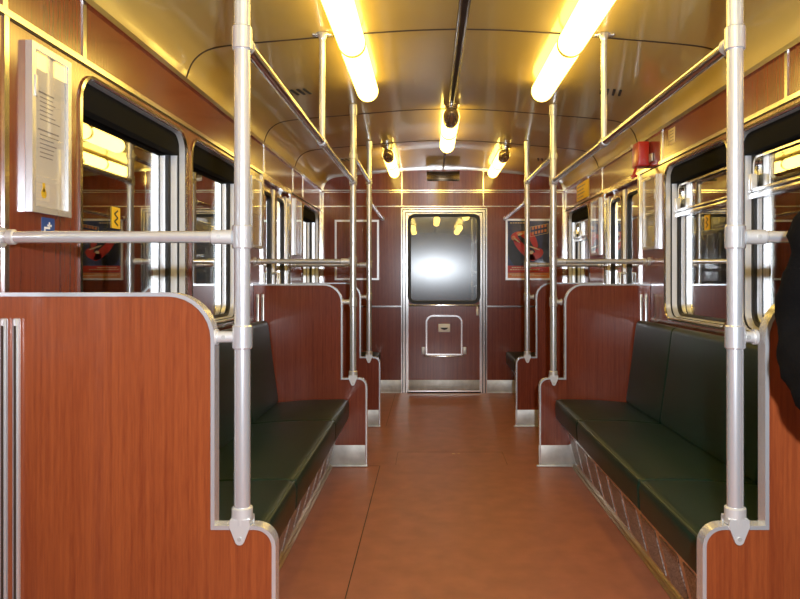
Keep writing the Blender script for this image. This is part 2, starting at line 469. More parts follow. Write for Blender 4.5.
# ventilation plate above the door
g = thing('ventilation_grille', 'small brown ventilation plate under the ceiling arch above the rear door', 'vent', (.0, YB, 2.19))
mb = MB(); mb.box(fb(-.17, 2.185, 0), fb(.17, 2.285, .008), .003); mb.build('grille_plate', M['dark_metal'], g)
mb = MB()
for k in range(5): mb.box(fb(-.155, 2.198 + k * .017, .008), fb(.155, 2.204 + k * .017, .011))
mb.build('grille_slats', M['seam'], g)

# wall behind the camera
mb = MB(); mb.prism([(-HW, 0)] + CUR + [(HW, 0)], lambda a, b, d: (a, YF + d, b), -.05, .0); struct(mb.build('wall_front', M['wood_dark'], smooth=False))

# floor joints ------------------------------------------------------------------
def seam(x0, y0, x1, y1, w=.004):
    mb = MB(); dx, dy = (w, 0) if abs(x1 - x0) < abs(y1 - y0) else (0, w)
    mb.box((min(x0, x1) - dx / 2, min(y0, y1) - dy / 2, -.002), (max(x0, x1) + dx / 2, max(y0, y1) + dy / 2, .0006)); trim(mb, M['seam'])
seam(-.455, YF, -.455, D2); seam(-.455, D2, -.53, D2, .003); seam(-.49, D3, -.49, YB - .02, .003)
seam(-.357, 4.45, -.357, 4.77, .002); seam(.353, 4.45, .353, 4.77, .002); seam(-.357, 4.77, .353, 4.77, .002)
mb = MB(); mb.tube([(.02, 4.72, -.002), (.02, 4.72, .0015)], .012, 14); mb.tube([(.055, 4.73, -.002), (.055, 4.73, .0015)], .008, 12)
tag(mb.build('floor_stud', M['brass'], base=(.02, 4.72, 0)), 'small brass stud set into the floor hatch in the aisle', 'stud')

# ------------------------------------------------------------------ dividers
SIDE = {-1: 'left', 1: 'right'}
ROW = {1: 'nearest', 2: 'second', 3: 'farthest'}
UV, UO, ZT, ZS = .700, .540, 1.145, .553
def arc(cx, cy, r, a0, a1, n=8):
    return [(cx + r * math.cos(a0 + (a1 - a0) * i / n), cy + r * math.sin(a0 + (a1 - a0) * i / n)) for i in range(n + 1)]
def div_path(s):
    UV, UO = (.693, .538) if s < 0 else (.712, .553)
    p = [(HW - .002, ZT)] + arc(UV + .115, ZT - .115, .115, PI / 2, PI) + [(UV, ZS)] + arc(UO + .05, ZS - .05, .05, PI / 2, PI) + [(UO, .001)]
    return [(s * x, z) for x, z in p]
LABDIV = {
 (-1, 1): 'large flash-lit orange red wood panel filling the lower left foreground, with a stepped aluminium edge',
 (1, 1): 'flash-lit orange red wood panel at the right edge, beside the black jacket sleeve',
 (-1, 2): 'dark red wood panel at the far end of the left green bench',
 (1, 2): 'dark red wood panel at the far end of the right green bench',
 (-1, 3): 'farthest left wood panel, beyond the side door near the rear wall',
 (1, 3): 'farthest right wood panel, beyond the side door near the poster'}
def divider(s, k, y):
    t = thing('bench_divider', LABDIV[(s, k)], 'partition panel', (s * .95, y, 0), 'wooden partition panels at the bench ends')
    p = div_path(s); f = lambda a, b, d: (a, d, b)
    mb = MB(); mb.prism(p + [(s * (HW - .002), .001)], f, y - .014, y + .014)
    mb.build('panel', M['wood'] if k == 1 else M['wood_dark'], t, smooth=False)  # nearest panels take the flash-lit colour copy, farther ones the dimmer copy
    mb = MB(); sg = 1 if s > 0 else -1
    mb.strip(p, -.004, .006, f, y - .020, y + .020) if s > 0 else mb.strip(p, -.006, .004, f, y - .020, y + .020)
    bmesh.ops.bevel(mb.bm, geom=[e for e in mb.bm.edges if len(e.link_faces) == 2 and e.calc_face_angle(0) > 1.2], offset=.003, segments=2, profile=.5, affect='EDGES')
    mb.build('edge_trim', M['alu'], t, angle=50)
    # twin joint profiles beside the wall, on both faces
    for yy in (y - .021, y + .021):
        for u in (1.190, 1.222):
            mb = MB(); mb.box((s * (u - .009), yy - .007, .02), (s * (u + .009), yy + .007, 1.085), .005); jp = mb.build('joint_profile', M['alu'], t)
            mb = MB(); ys = yy - .0075 if yy < y else yy + .0075
            mb.box((s * (u - .003), ys - .001, .04), (s * (u + .003), ys + .001, 1.065)); mb.build('joint_slot', M['seam'], jp)
    # scuffed kick plates
    u1 = .775 if k == 2 or k == 1 else 1.17
    mb = MB(); mb.box((s * (UO + .006), y - .017, .001), (s * (u1 if k > 1 else 1.17), y - .0135, .134), .001)
    mb.box((s * (UO - .010), y - .034, .001), (s * (u1 if k > 1 else 1.17), y - .012, .012), .003)
    mb.build('kick_plate', M['alu_dull'], t)
    return t
for k, y in ((1, D1), (2, D2), (3, D3)):
    for s in (-1, 1): divider(s, k, y)

# ------------------------------------------------------------------ poles
UPS = {-1: .624, 1: .640}; PR = .0205
LABPOLE = {
 (-1, 1): 'thick silver grab pole in the left foreground, rising from the orange wood panel',
 (1, 1): 'thick silver grab pole in the right foreground, left of the black sleeve',
 (-1, 2): 'silver grab pole at the far end of the left green bench',
 (1, 2): 'silver grab pole at the far end of the right green bench',
 (-1, 3): 'thinnest looking left grab pole, beside the empty frame on the rear wall',
 (1, 3): 'thinnest looking right grab pole, standing in front of the poster'}
def pole(s, k, y):
    x = s * UPS[s]
    t = thing('grab_pole', LABPOLE[(s, k)], 'pole', (x, y, ZS), 'upright grab poles on the bench dividers')
    mb = MB(); mb.tube([(x, y, ZS + .010), (x, y, zc(x) - .002)], PR, 28); mb.build('pole_tube', M['alu'], t)
    zr = [(1.035, .030), (1.291, .030), (1.800, .030)]
    if k == 3: zr.append((1.955, .02))
    if k == 2: zr.append((1.955, .02))
    for z, h in zr + [(zc(x) - .035, .034)]:
        mb = MB(); mb.tube([(x, y, z - h), (x, y, z - h + .003), (x, y, z + h - .003), (x, y, z + h)], [PR + .003, PR + .0052, PR + .0052, PR + .003], 28)
        mb.build('collar', M['alu'], t)
    # socket and shield shaped foot
    mb = MB(); mb.tube([(x, y, ZS + .006), (x, y, ZS + .045), (x, y, ZS + .048)], [PR + .006, PR + .006, PR + .002], 28)
    mb.build('socket', M['zinc'], t)
    for sy in (-1, 1):
        sh = [(x - .025, .574), (x + .025, .574), (x + .026, .556)] + arc(x, .522, .012, -.2, PI + .2 - 2 * PI if False else -PI + .2, 8) + [(x - .026, .556)]
        d0 = y + sy * .0195; d1 = y + sy * .026
        mb = MB(); mb.prism(sh, lambda a, b, d: (a, d, b), d0, d1); br = mb.build('foot_bracket', M['zinc'], t, smooth=False)
        mb = MB(); mb.tube([(x, y + sy * .026, .526), (x, y + sy * .029, .526)], .0055, 12); mb.build('screw', M['alu_dull'], br)
    mb = MB(); mb.box((x - .026, y - .020, .562), (x + .026, y + .020, .576), .004); mb.build('saddle', M['zinc'], t)
    # short arm to the divider edge
    mb = MB(); mb.tube([(x + s * PR * .8, y, 1.035), (s * (UV - .008), y, 1.035)], .0145, 20)
    mb.tube([(s * (UV - .014), y, 1.035), (s * (UV - .006), y, 1.035)], .020, 20)
    arm = mb.build('bracket_arm', M['zinc'], t)
    mb = MB(); mb.tube([(s * .668, y - .0135, 1.035), (s * .668, y - .017, 1.035)], .0055, 12); mb.build('screw', M['alu_dull'], arm)
for k, y in ((1, D1), (2, D2), (3, D3)):
    for s in (-1, 1): pole(s, k, y)

# cross rails from wall to pole
LABX = {
 (-1, 1): 'level silver rail from the left foreground pole to the wall below the framed notice',
 (1, 1): 'short level silver rail from the right foreground pole towards the black sleeve',
 (-1, 2): 'level rail between left wall and the pole at the left bench end',
 (1, 2): 'level rail between right wall and the pole at the right bench end',
 (-1, 3): 'farthest left level rail, just behind the one at the left bench end',
 (1, 3): 'farthest right level rail, crossing the lower part of the poster'}
for k, y in ((1, D1), (2, D2), (3, D3)):
    for s in (-1, 1):
        t = thing('cross_rail', LABX[(s, k)], 'rail', (s * .94, y, 1.291), 'level grab rails above the bench dividers')
        mb = MB(); mb.tube([(s * (UPS[s] + PR + .006), y, 1.291), (s * (HW - .001), y, 1.291)], .0155, 22); mb.build('rail_tube', M['alu'], t)
        mb = MB(); mb.tube([(s * (UPS[s] + PR + .003), y, 1.291), (s * (UPS[s] + .075), y, 1.291), (s * (UPS[s] + .078), y, 1.291)], [.0185, .0185, .016], 22)
        fit = mb.build('fitting', M['zinc'], t)
        mb = MB(); mb.tube([(s * (UPS[s] + .055), y - .017, 1.291), (s * (UPS[s] + .055), y - .0205, 1.291)], .0055, 12); mb.build('screw', M['alu_dull'], fit)
        mb = MB(); mb.tube([(s * 1.205, y, 1.291), (s * 1.208, y, 1.291), (s * 1.222, y, 1.291), (s * 1.225, y, 1.291)], [.016, .020, .020, .016], 22); mb.build('wall_collar', M['zinc'], t)
        mb = MB(); mb.tube([(s * 1.238, y, 1.291), (s * 1.2495, y, 1.291)], .026, 22); mb.build('flange', M['zinc'], t)

# overhead rails
LABO = {
 (-1, 'n'): 'long overhead rail above the left green bench, hung from the ceiling',
 (1, 'n'): 'long overhead rail above the right green bench, hung from the ceiling',
 (-1, 'v'): 'short high overhead rail across the left doorway between two poles',
 (1, 'v'): 'short high overhead rail across the right doorway between two poles',
 (-1, 'r'): 'short overhead rail from the last left pole to the rear wall near the empty frame',
 (1, 'r'): 'short overhead rail from the last right pole to the rear wall above the poster'}
def overhead(s, key, y0, y1, z, hang=None):
    x = s * UPS[s]; r = .0165
    t = thing('overhead_rail', LABO[(s, key)], 'rail', (x, (y0 + y1) / 2, z), 'overhead grab rails')
    mb = MB(); mb.tube([(x, y0, z), (x, y1, z)], r, 22); mb.build('rail_tube', M['chrome'], t)
    for y, sy in ((y0, 1), (y1, -1)):
        mb = MB(); mb.tube([(x, y, z), (x, y + sy * .03, z), (x, y + sy * .034, z)], [.021, .021, .017], 22); mb.build('end_fitting', M['zinc'], t)
    if hang:
        mb = MB(); mb.tube([(x, hang, z), (x, hang, zc(x) - .02)], .0135, 18); mb.build('hanger', M['alu'], t)
        mb = MB(); mb.tube([(x, hang - .028, z), (x, hang - .024, z), (x, hang + .024, z), (x, hang + .028, z)], [.018, .0215, .0215, .018], 22)
        mb.build('hanger_clamp', M['alu'], t)
        mb = MB(); mb.tube([(x, hang, zc(x) - .028), (x, hang, zc(x) - .010), (x, hang, zc(x) - .001)], [.014, .020, .032], 20)
        mb.box((x - .045, hang - .014, zc(x) - .010), (x + .045, hang + .014, zc(x) - .003), .003)
        mb.build('ceiling_flange', M['alu'], t)
for s in (-1, 1):
    overhead(s, 'n', D1 + PR + .002, D2 - PR - .003, 1.795, 3.14)
    overhead(s, 'v', D2 + PR + .002, D3 - PR - .003, 1.955)
    overhead(s, 'r', D3 + PR + .002, YB - .001, 1.80)

# ------------------------------------------------------------------ benches
LABB = {
 (-1, 1): 'long dark green vinyl bench along the left wall behind the orange panel',
 (1, 1): 'long dark green vinyl bench along the right wall, seen over its full length',
 (-1, 3): 'far left dark green bench against the rear wall, mostly hidden',
 (1, 3): 'far right dark green bench against the rear wall below the poster'}
def bench(s, k, y0, y1, n):
    t = thing('bench', LABB[(s, k)], 'bench', (s * .95, (y0 + y1) / 2, 0), 'green upholstered benches')
    cuts = [y0, 2.64, 3.74, y1] if n == 3 else [y0 + (y1 - y0) * i / n for i in range(n + 1)]
    def loft(prof, a, b, name, parent):
        """profile (u,z) closed, swept a..b with softened ends"""
        c = (sum(p[0] for p in prof) / len(prof), sum(p[1] for p in prof) / len(prof))
        def sc(q): return [(u + (c[0] - u) / max(.001, math.hypot(u - c[0], z - c[1])) * q, z + (c[1] - z) / max(.001, math.hypot(u - c[0], z - c[1])) * q) for u, z in prof]
        st = [(a, .016), (a + .003, .007), (a + .010, .001), (a + .018, 0), ((a + b) / 2, -.002), (b - .018, 0), (b - .010, .001), (b - .003, .007), (b, .016)]
        mb = MB(); rows = [[(s * u, y, z) for u, z in sc(q)] for y, q in st]
        vs = mb.grid(rows, close_v=True); mb.bm.faces.new(vs[0]); mb.bm.faces.new(vs[-1])
        return mb.build(name, M['green'], parent, angle=60)
    def rp(pts, r, n=5):
        out = []
        m = len(pts)
        for i in range(m):
            p = Vector(pts[i]); a = (Vector(pts[i - 1]) - p).normalized(); b = (Vector(pts[(i + 1) % m]) - p).normalized()
            ri = r[i]
            for j in range(n + 1):
                q = j / n; P0 = p + a * ri; P1 = p + b * ri
                out.append(tuple((P0 * (1 - q) ** 2 + p * 2 * q * (1 - q) + P1 * q * q)))
        return out
    seat = rp([(.648, .300), (.640, .428), (.90, .425), (1.12, .405), (1.12, .300)], [.02, .045, .05, .01, .01])
    back = rp([(1.085, .398), (1.115, .62), (1.155, .925), (1.225, .915), (1.225, .398)], [.03, .1, .035, .02, .01])
    for i in range(n):
        a, b = cuts[i], cuts[i + 1]
        c = loft(seat, a + .001, b - .001, 'seat_cushion', t)
        mb = MB(); mb.tube([(s * .651, a + .012, .4205), (s * .651, b - .012, .4205)], .0045, 8); mb.build('piping', M['piping'], c)
        loft(back, a + .001, b - .001, 'back_cushion', t)
    # leaning heater panel under the seat
    A, B = (.692, .292), (.762, .022)
    mb = MB(); mb.prism([A, B, (B[0] + .02, B[1]), (A[0] + .02, A[1])], lambda u, z, d: (s * u, d, z), y0, y1)
    kp = mb.build('heater_panel', M['chrome'], t)
    npatch = max(4, int(round((y1 - y0) / .26)))
    for i in range(npatch):
        ya = y0 + .10 + i * (y1 - y0 - .16) / npatch; yb = ya + (y1 - y0 - .16) / npatch - .055
        mb = MB()
        def q(y, w, e): return (s * (A[0] + (B[0] - A[0]) * w - e * .968), y, A[1] + (B[1] - A[1]) * w - e * .25)
        c8 = [q(ya, .22, 0), q(yb, .22, 0), q(yb, .86, 0), q(ya, .86, 0)]; d8 = [q(ya, .22, .002), q(yb, .22, .002), q(yb, .86, .002), q(ya, .86, .002)]
        mb.grid([c8, d8], close_v=True); mb.bm.faces.new([mb.bm.verts.new(p) for p in d8])
        mb.build('reflection_patch', M['painted_reflection'], kp)  # thin grey patches painting what the polished metal mirrors, no real openings
    mb = MB(); mb.box((s * .748, y0, .001), (s * .775, y1, .006), .002); mb.box((s * .758, y0, .004), (s * .775, y1, .020), .003)
    mb.build('floor_trim', M['brassy'], t)
    mb = MB(); mb.box((s * .70, y0 + .01, .285), (s * 1.2, y1 - .01, .300)); mb.build('seat_board', M['rubber'], t)
    return t
M['brassy'] = mat('worn_warm_metal', (.55, .42, .26), rough=.3, metal=.9)
# mottled grey that paints the reflections in the polished bench panel
gm, nt, out = new_mat('painted_reflection_grey')
b = nt.nodes.new('ShaderNodeBsdfPrincipled'); nt.links.new(b.outputs[0], out.inputs[0])
b.inputs['Metallic'].default_value = .55; b.inputs['Roughness'].default_value = .35
tc = nt.nodes.new('ShaderNodeTexCoord'); vo = nt.nodes.new('ShaderNodeTexNoise'); vo.inputs['Scale'].default_value = 160; vo.inputs['Detail'].default_value = 5
nt.links.new(tc.outputs['Object'], vo.inputs['Vector'])
cr = nt.nodes.new('ShaderNodeValToRGB'); cr.color_ramp.elements[0].position = .4; cr.color_ramp.elements[0].color = (.12, .11, .10, 1)
cr.color_ramp.elements[1].position = .62; cr.color_ramp.elements[1].color = (.60, .58, .57, 1)
nt.links.new(vo.outputs['Fac'], cr.inputs[0]); nt.links.new(cr.outputs[0], b.inputs['Base Color'])
M['painted_reflection'] = gm
for s in (-1, 1):
    bench(s, 1, D1 + .030, D2 - .030, 3)
    bench(s, 3, D3 + .030, YB - .012, 2)

# ------------------------------------------------------------------ ceiling lamps
def lamp(x, segs, r, zc0, hood, label):
    y0 = segs[0][0]; y1 = segs[-1][1]
    t = thing('ceiling_lamp', label, 'lamp', (x, (y0 + y1) / 2, zc(x)), 'glowing tube lamps on the ceiling')
    # back plate shaped to the ceiling
    mb = MB(); mb.box((x - r * .55, y0 - .02, zc0 + r * .55), (x + r * .55, y1 - .03, zc(x) - .001), .004); mb.build('back_plate', M['chrome'], t)
    for a, b in segs:
        mb = MB(); mb.capsule((x, a, zc0), (x, b, zc0), r, 28, 7, .85); mb.build('diffuser', M['lamp'], t)
    for (a, b), (c, d) in zip(segs, segs[1:]):
        y = (b + c) / 2
        mb = MB(); mb.tube([(x, y - .012, zc0), (x, y + .012, zc0)], r * .80, 24); mb.tube([(x, y - .030, zc0), (x, y - .026, zc0)], r * 1.015, 28); mb.build('joint_ring', M['dark_metal'], t)
    if hood:
        mb = MB(); rows = []
        for i in range(17):
            th = PI * i / 16; k_ = r / .058
            rows.append([(x + .054 * k_ * math.sin(th) * math.cos(2 * PI * k / 24), y0 + .055 - .17 * math.cos(th), zc0 - .007 + .063 * k_ * math.sin(th) * math.sin(2 * PI * k / 24)) for k in range(24)])
        mb.grid(rows, close_v=True); mb.build('end_hood', M['hood'], t)
        mb = MB(); mb.tube([(x, y0 - .055, zc0 + .02), (x, y0 - .055, zc(x) - .001)], .03, 22)
        mb.tube([(x, y0 - .055, zc(x) - .022), (x, y0 - .055, zc(x) - .001)], .052, 22)
        mb.tube([(x, y0 - .055, zc0 + .034), (x, y0 - .055, zc0 + .050)], .042, 22); mb.build('end_mount', M['chrome'], t)
    return t
for s in (-1, 1):
    lamp(s * .49, [(2.22, 3.17), (3.18, 3.98)], .060, 2.236, True, 'large bright %s ceiling tube lamp above the %s green bench' % (SIDE[s], SIDE[s]))
    lamp(s * .49, [(5.90, 6.45), (6.46, 7.0)], .052, 2.232, True, 'small far %s ceiling lamp near the rear wall' % SIDE[s])
    lamp(s * .49, [(-1.6, -.8), (-.79, .0)], .064, 2.228, True, '%s ceiling tube lamp over the seats behind the viewer' % SIDE[s])
lamp(0, [(4.56, 5.12), (5.13, 5.68)], .058, 2.250, True, 'middle ceiling lamp with a metal hood on the centre strip')
lamp(0, [(.65, 1.2), (1.21, 1.75)], .058, 2.250, True, 'middle ceiling lamp over the foreground doorway above the viewer')

# ceiling vents: four slanting slots each
for s in (-1, 1):
    for y, nm in ((4.03, 'nearer'), (6.35, 'far')):
        x0 = s * .90
        t = thing('ceiling_vent', '%s %s group of four slanted dark slots in the ceiling' % (nm, SIDE[s]), 'vent', (x0, y, zc(x0)), 'slotted ceiling vents')
        for k in range(4):
            x = x0 + (k - 1.5) * .036
            mb = MB(); z = lambda xx: zc(xx) + .001
            P = [(x - .017, y - .055), (x - .003, y - .055), (x + .017, y + .055), (x + .003, y + .055)]
            lo = [(a, b, zc(a) - .006) for a, b in P]; hi = [(a, b, zc(a) + .002) for a, b in P]
            mb.grid([lo, hi], close_v=True); mb.bm.faces.new([mb.bm.verts.new(p) for p in lo])
            mb.build('slot', M['black'], t)

# ------------------------------------------------------------------ framed notices on the side walls
def notice(s, y0, y1, z0, z1, paper, label):
    f = side(s)
    t = thing('notice_frame', label, 'frame', f((y0 + y1) / 2, z0, 0), 'narrow metal notice frames on the side walls')
    mb = MB(); R = [(y0, z0), (y1, z0), (y1, z1), (y0, z1)]
    mb.strip(R, 0, .018, f, -.020, -.0005, True); mb.build('frame', M['alu'], t, angle=20)
    if paper:
        mb = MB(); mb.box(f(y0 + .02, z0 + .02, -.010), f(y1 - .02, z1 - .02, -.006)); p = mb.build('paper', M['paper'], t)
        mb = MB(); z = z1 - .13; w = y1 - y0 - .07; i = 0
        while z > z0 + .13:
            i += 1
            if i % 8 == 0: z -= .018; continue
            l = w * random.uniform(.55, .98)
            a = y0 + .055; e = .01 if i % 8 == 1 else 0
            mb.box(f(a - e, z, -.0106), f(a + l * .8, z + (.0045 if i % 8 == 1 else .003), -.0099)); z -= .0125
        mb.build('printed_lines', M['ink'], p, smooth=False)
        mb = MB(); mb.tube([f(y0 + .075, z0 + .058, -.0099), f(y0 + .075, z0 + .058, -.0106)], .014, 14)
        mb.box(f(y0 + .068, z0 + .062, -.0099), f(y0 + .082, z0 + .088, -.0106)); mb.build('yellow_emblem', M['yellow_s'], p)
        mb = MB(); mb.box(f(y0 + .012, z1 - .15, -.020), f(y0 + .026, z1 - .09, -.023), .002); mb.build('clip', M['zinc'], t)
    mb = MB(); mb.box(f(y0 + .02, z0 + .02, -.018), f(y1 - .02, z1 - .02, -.015)); mb.build('glazing', M['notice_glass'], t, smooth=False)
notice(-1, 1.915, 2.125, 1.368, 1.838, True, 'framed white paper notice on the left wall beside the nearest window')
notice(-1, 4.30, 4.56, 1.375, 1.82, True, 'narrow framed notice between left windows and side door, half behind the foreground pole')
notice(-1, 5.72, 5.98, 1.375, 1.84, False, 'narrow empty frame on the left wall beyond the side door')
notice(1, 4.25, 4.52, 1.365, 1.82, True, 'framed paper notice on the right wall under the red box')
notice(1, 5.67, 5.96, 1.375, 1.84, False, 'narrow empty frame on the right wall beyond the side door')

# small stickers
def sticker(s, y0, y1, z0, z1, d, m, label, kind):
    f = side(s)
    t = thing('sticker', label, 'sticker', f((y0 + y1) / 2, z0, d))
    mb = MB(); mb.prism(rrect(y0, y1, z0, z1, .004, 3), f, d - .0012, d); mb.build('backing', m, t, smooth=False)
    mb = MB(); yc = (y0 + y1) / 2; zm = (z0 + z1) / 2; e0 = d - .002; e1 = d - .0008
    if kind == 'zigzag':
        for i in range(4):
            z = z0 + .012 + i * (z1 - z0 - .024) / 4; h = (z1 - z0 - .024) / 4
            a, b = (yc - .015, yc + .015) if i % 2 else (yc + .015, yc - .015)
            mb.strip([(a, z), (b, z + h)], -.003, .003, f, e1, e0)
    else:   # seat symbol with a cross
        mb.strip([(yc - .018, z0 + .012), (yc - .018, zm + .004), (yc + .006, zm + .004), (yc + .006, z1 - .012)], -.003, .003, f, e1, e0)
        mb.strip([(yc - .004, z1 - .022), (yc + .018, z1 - .022)], -.003, .003, f, e1, e0)
        mb.strip([(yc + .020, z0 + .012), (yc + .020, zm - .004)], -.003, .003, f, e1, e0)
        mb.strip([(yc - .018, z0 + .016), (yc + .016, z0 + .016)], -.003, .003, f, e1, e0)
    mb.build('symbol', M['black'] if kind == 'zigzag' else M['white'], t)
sticker(-1, 2.60, 2.67, 1.372, 1.452, .074, M['yellow_s'], 'yellow sticker with a dark zigzag on the nearest left window pane', 'zigzag')
sticker(1, 3.66, 3.73, 1.440, 1.520, .074, M['yellow_s'], 'yellow sticker with a dark zigzag on the right window pane', 'zigzag')
sticker(-1, 1.995, 2.065, 1.293, 1.360, .0005, M['blue_s'], 'small blue sticker with a white seat symbol below the framed notice', 'seat')

# yellow plate and cream label on the right fascia
f = side(1)
t = thing('yellow_sign', 'yellow lettered plate above the far right window', 'sign', f(6.32, 1.90, 0))
mb = MB(); mb.box(f(6.10, 1.900, -.006), f(6.58, 2.055, -.0005), .002); mb.build('plate', M['yellow'], t)
mb = MB(); z = 2.03
for k in range(4):
    y = 6.55
    for wl in ([.10, .07, .12, .05], [.05, .13, .09], [.11, .06, .08, .06], [.07, .07, .12])[k]:
        mb.box(f(y, z - .012, -.0068), f(y - wl + .014, z - .002, -.0055)); y -= wl
    z -= .032
mb.build('printed_lines', M['ink'], t, smooth=False)
t = thing('wall_label', 'small cream label on the right fascia beside the red box', 'label', f(4.03, 1.95, 0))
mb = MB(); mb.box(f(3.965, 1.955, -.003), f(4.075, 2.045, -.0005), .001); mb.build('plate', M['cream_label'], t)
mb = MB()
for k in range(4): mb.box(f(3.985, 1.973 + k * .018, -.0036), f(4.055 - .012 * (k % 2), 1.977 + k * .018, -.0028))
mb.build('printed_lines', M['ink'], t, smooth=False)

# red emergency box
t = thing('emergency_box', 'red emergency brake box high on the right wall above the framed notice', 'emergency box', f(4.46, 1.875, 0))
mb = MB(); mb.box(f(4.42, 1.895, -.075), f(4.55, 2.050, -.001), .008, 3); box_ = mb.build('housing', M['red'], t)
mb = MB(); mb.box(f(4.414, 1.91, -.066), f(4.421, 2.035, -.012), .003); mb.build('cover_plate', M['red'], box_)
mb = MB(); mb.tube([f(4.50, 1.89, -.066), f(4.49, 1.865, -.076), f(4.49, 1.84, -.080), f(4.49, 1.825, -.092)], [.009, .009, .010, .007], 12)
mb.tube([f(4.49, 1.84, -.06), f(4.49, 1.84, -.10)], .008, 12); mb.build('pull_handle', M['red'], t)
mb = MB(); mb.box(f(4.53, 2.03, -.088), f(4.545, 2.05, -.074), .003); mb.build('seal', M['cream_label'], t)
mb = MB(); mb.box(f(4.35, 1.915, -.010), f(4.415, 1.965, -.001), .003); mb.build('wall_mount', M['alu_dull'], t)

# ------------------------------------------------------------------ rear wall frames
t = thing('empty_poster_frame', 'empty white metal poster frame on the rear wall left of the door', 'frame', fb(-.888, 1.17, 0))
mb = MB(); mb.strip([(-1.116, 1.165), (-.660, 1.165), (-.660, 1.785), (-1.116, 1.785)], 0, .020, fb, .0005, .014, True); mb.build('frame', M['alu_light'], t, angle=20)
mb = MB(); mb.box(fb(-1.10, 1.18, .0005), fb(-.676, 1.77, .004)); mb.build('back_board', M['wood_dark'], t)

PX0, PX1, PZ0, PZ1 = .645, 1.115, 1.165, 1.795
t = thing('poster', 'framed blue and red poster on the rear wall right of the door', 'poster', fb((PX0 + PX1) / 2, PZ0, 0))
mb = MB(); mb.strip([(PX0, PZ0), (PX1, PZ0), (PX1, PZ1), (PX0, PZ1)], 0, .020, fb, .0005, .014, True); mb.build('frame', M['alu_light'], t, angle=20)
mb = MB(); mb.box(fb(PX0 + .019, PZ0 + .019, .0005), fb(PX1 - .019, PZ1 - .019, .006)); sheet = mb.build('sheet', M['poster_blue'], t)
def pp(u, v): return (PX0 + .02 + u * (PX1 - PX0 - .04), PZ0 + .02 + v * (PZ1 - PZ0 - .04))
def ell(cx_, cy_, rx, ry, rot, n=28, a0=0, a1=2 * PI):
    out_ = []
    for i in range(n):
        a = a0 + (a1 - a0) * i / n; x, y = rx * math.cos(a), ry * math.sin(a)
        out_.append(pp(cx_ + x * math.cos(rot) - y * math.sin(rot), cy_ + x * math.sin(rot) + y * math.cos(rot)))
    return out_
def art(name, polys, m, d):
    mb = MB()
    for p in polys: mb.prism(p, fb, d - .0008, d)
    mb.build(name, m, sheet, smooth=False)
art('red_band', [[pp(0, .10), pp(1, .10), pp(1, .215), pp(0, .215)]], M['poster_red'], .0075)
art('cream_band', [[pp(0, 0), pp(1, 0), pp(1, .095), pp(0, .095)]], M['poster_orange'], .0075)
art('dark_shape', [ell(.24, .42, .30, .20, -.9), ell(.50, .60, .17, .33, .95)], M['poster_dark'], .0073)
art('red_shape', [ell(.30, .72, .22, .095, .0), ell(.40, .49, .31, .085, -.62), ell(.66, .42, .20, .10, .2), ell(.62, .66, .16, .07, -1.0)], M['poster_red'], .0080)
art('dark_gap', [ell(.45, .60, .26, .045, -.62)], M['poster_dark'], .0087)
art('highlights', [ell(.30, .765, .06, .018, .3), ell(.57, .45, .05, .028, .2), ell(.22, .66, .08, .014, -.5), ell(.62, .53, .16, .012, -.25)], M['poster_cream'], .0094)
art('orange_mark', [ell(.34, .79, .13, .030, .1), ell(.14, .70, .05, .04, .2)], M['poster_orange'], .0084)
lines = []
for k, (u0, u1, v) in enumerate(((.06, .50, .955), (.10, .55, .175), (.06, .75, .140), (.05, .60, .060), (.10, .9, .035))):
    u = u0
    while u < u1: lines.append([pp(u, v), pp(u + .045, v), pp(u + .045, v + .017), pp(u, v + .017)]); u += .06
art('printed_lines', lines, M['poster_cream'], .0082)
# lettering outline block top right of the sheet
let = []
for r_ in range(2):
    for k in range(5):
        u = .58 + k * .075; v = .84 - r_ * .085 + k * .012
        let.append([pp(u, v), pp(u + .05, v + .008), pp(u + .05, v + .058), pp(u, v + .05)])
art('lettering', let, M['poster_orange'], .0082)
mb = MB(); q = [pp(.54, .72), pp(.97, .79), pp(.97, .95), pp(.54, .89)]
mb.strip(q, -.002, .002, fb, .0070, .0086, True); mb.build('lettering_border', M['poster_cream'], sheet, smooth=False)

# ------------------------------------------------------------------ person at the right edge
def skin_obj(name, joints, edges, m, parent, sub=2, root=0):
    me = bpy.data.meshes.new(name); me.from_pydata([j[0] for j in joints], edges, [])
    o = bpy.data.objects.new(name, me); COL.objects.link(o)
    sk = o.modifiers.new('skin', 'SKIN'); sk.use_smooth_shade = True
    for i, j in enumerate(joints):
        r = j[1]; r = r if isinstance(r, tuple) else (r, r)
        me.skin_vertices[0].data[i].radius = r
        me.skin_vertices[0].data[i].use_root = (i == root)
    ss = o.modifiers.new('sub', 'SUBSURF'); ss.levels = sub; ss.render_levels = sub
    dg = bpy.context.evaluated_depsgraph_get(); dg.update()
    me2 = bpy.data.meshes.new_from_object(o.evaluated_get(dg)); o.modifiers.clear(); o.data = me2
    me2.name = name
    for p in me2.polygons: p.use_smooth = True
    me2.materials.clear(); me2.materials.append(m)
    o.parent = parent
    return o
PXY = (.875, 1.33); ANG = math.atan2(-.85, -.5) - (-PI / 2)     # faces the aisle and the viewer
person = thing('person', 'person in a black jacket and dark trousers standing at the right edge, elbow showing', 'person', (PXY[0], PXY[1], 0))
person.rotation_euler = (0, 0, ANG)
# local frame: faces -Y, right hand side is -X
def mir(p): return (-p[0], p[1], p[2])
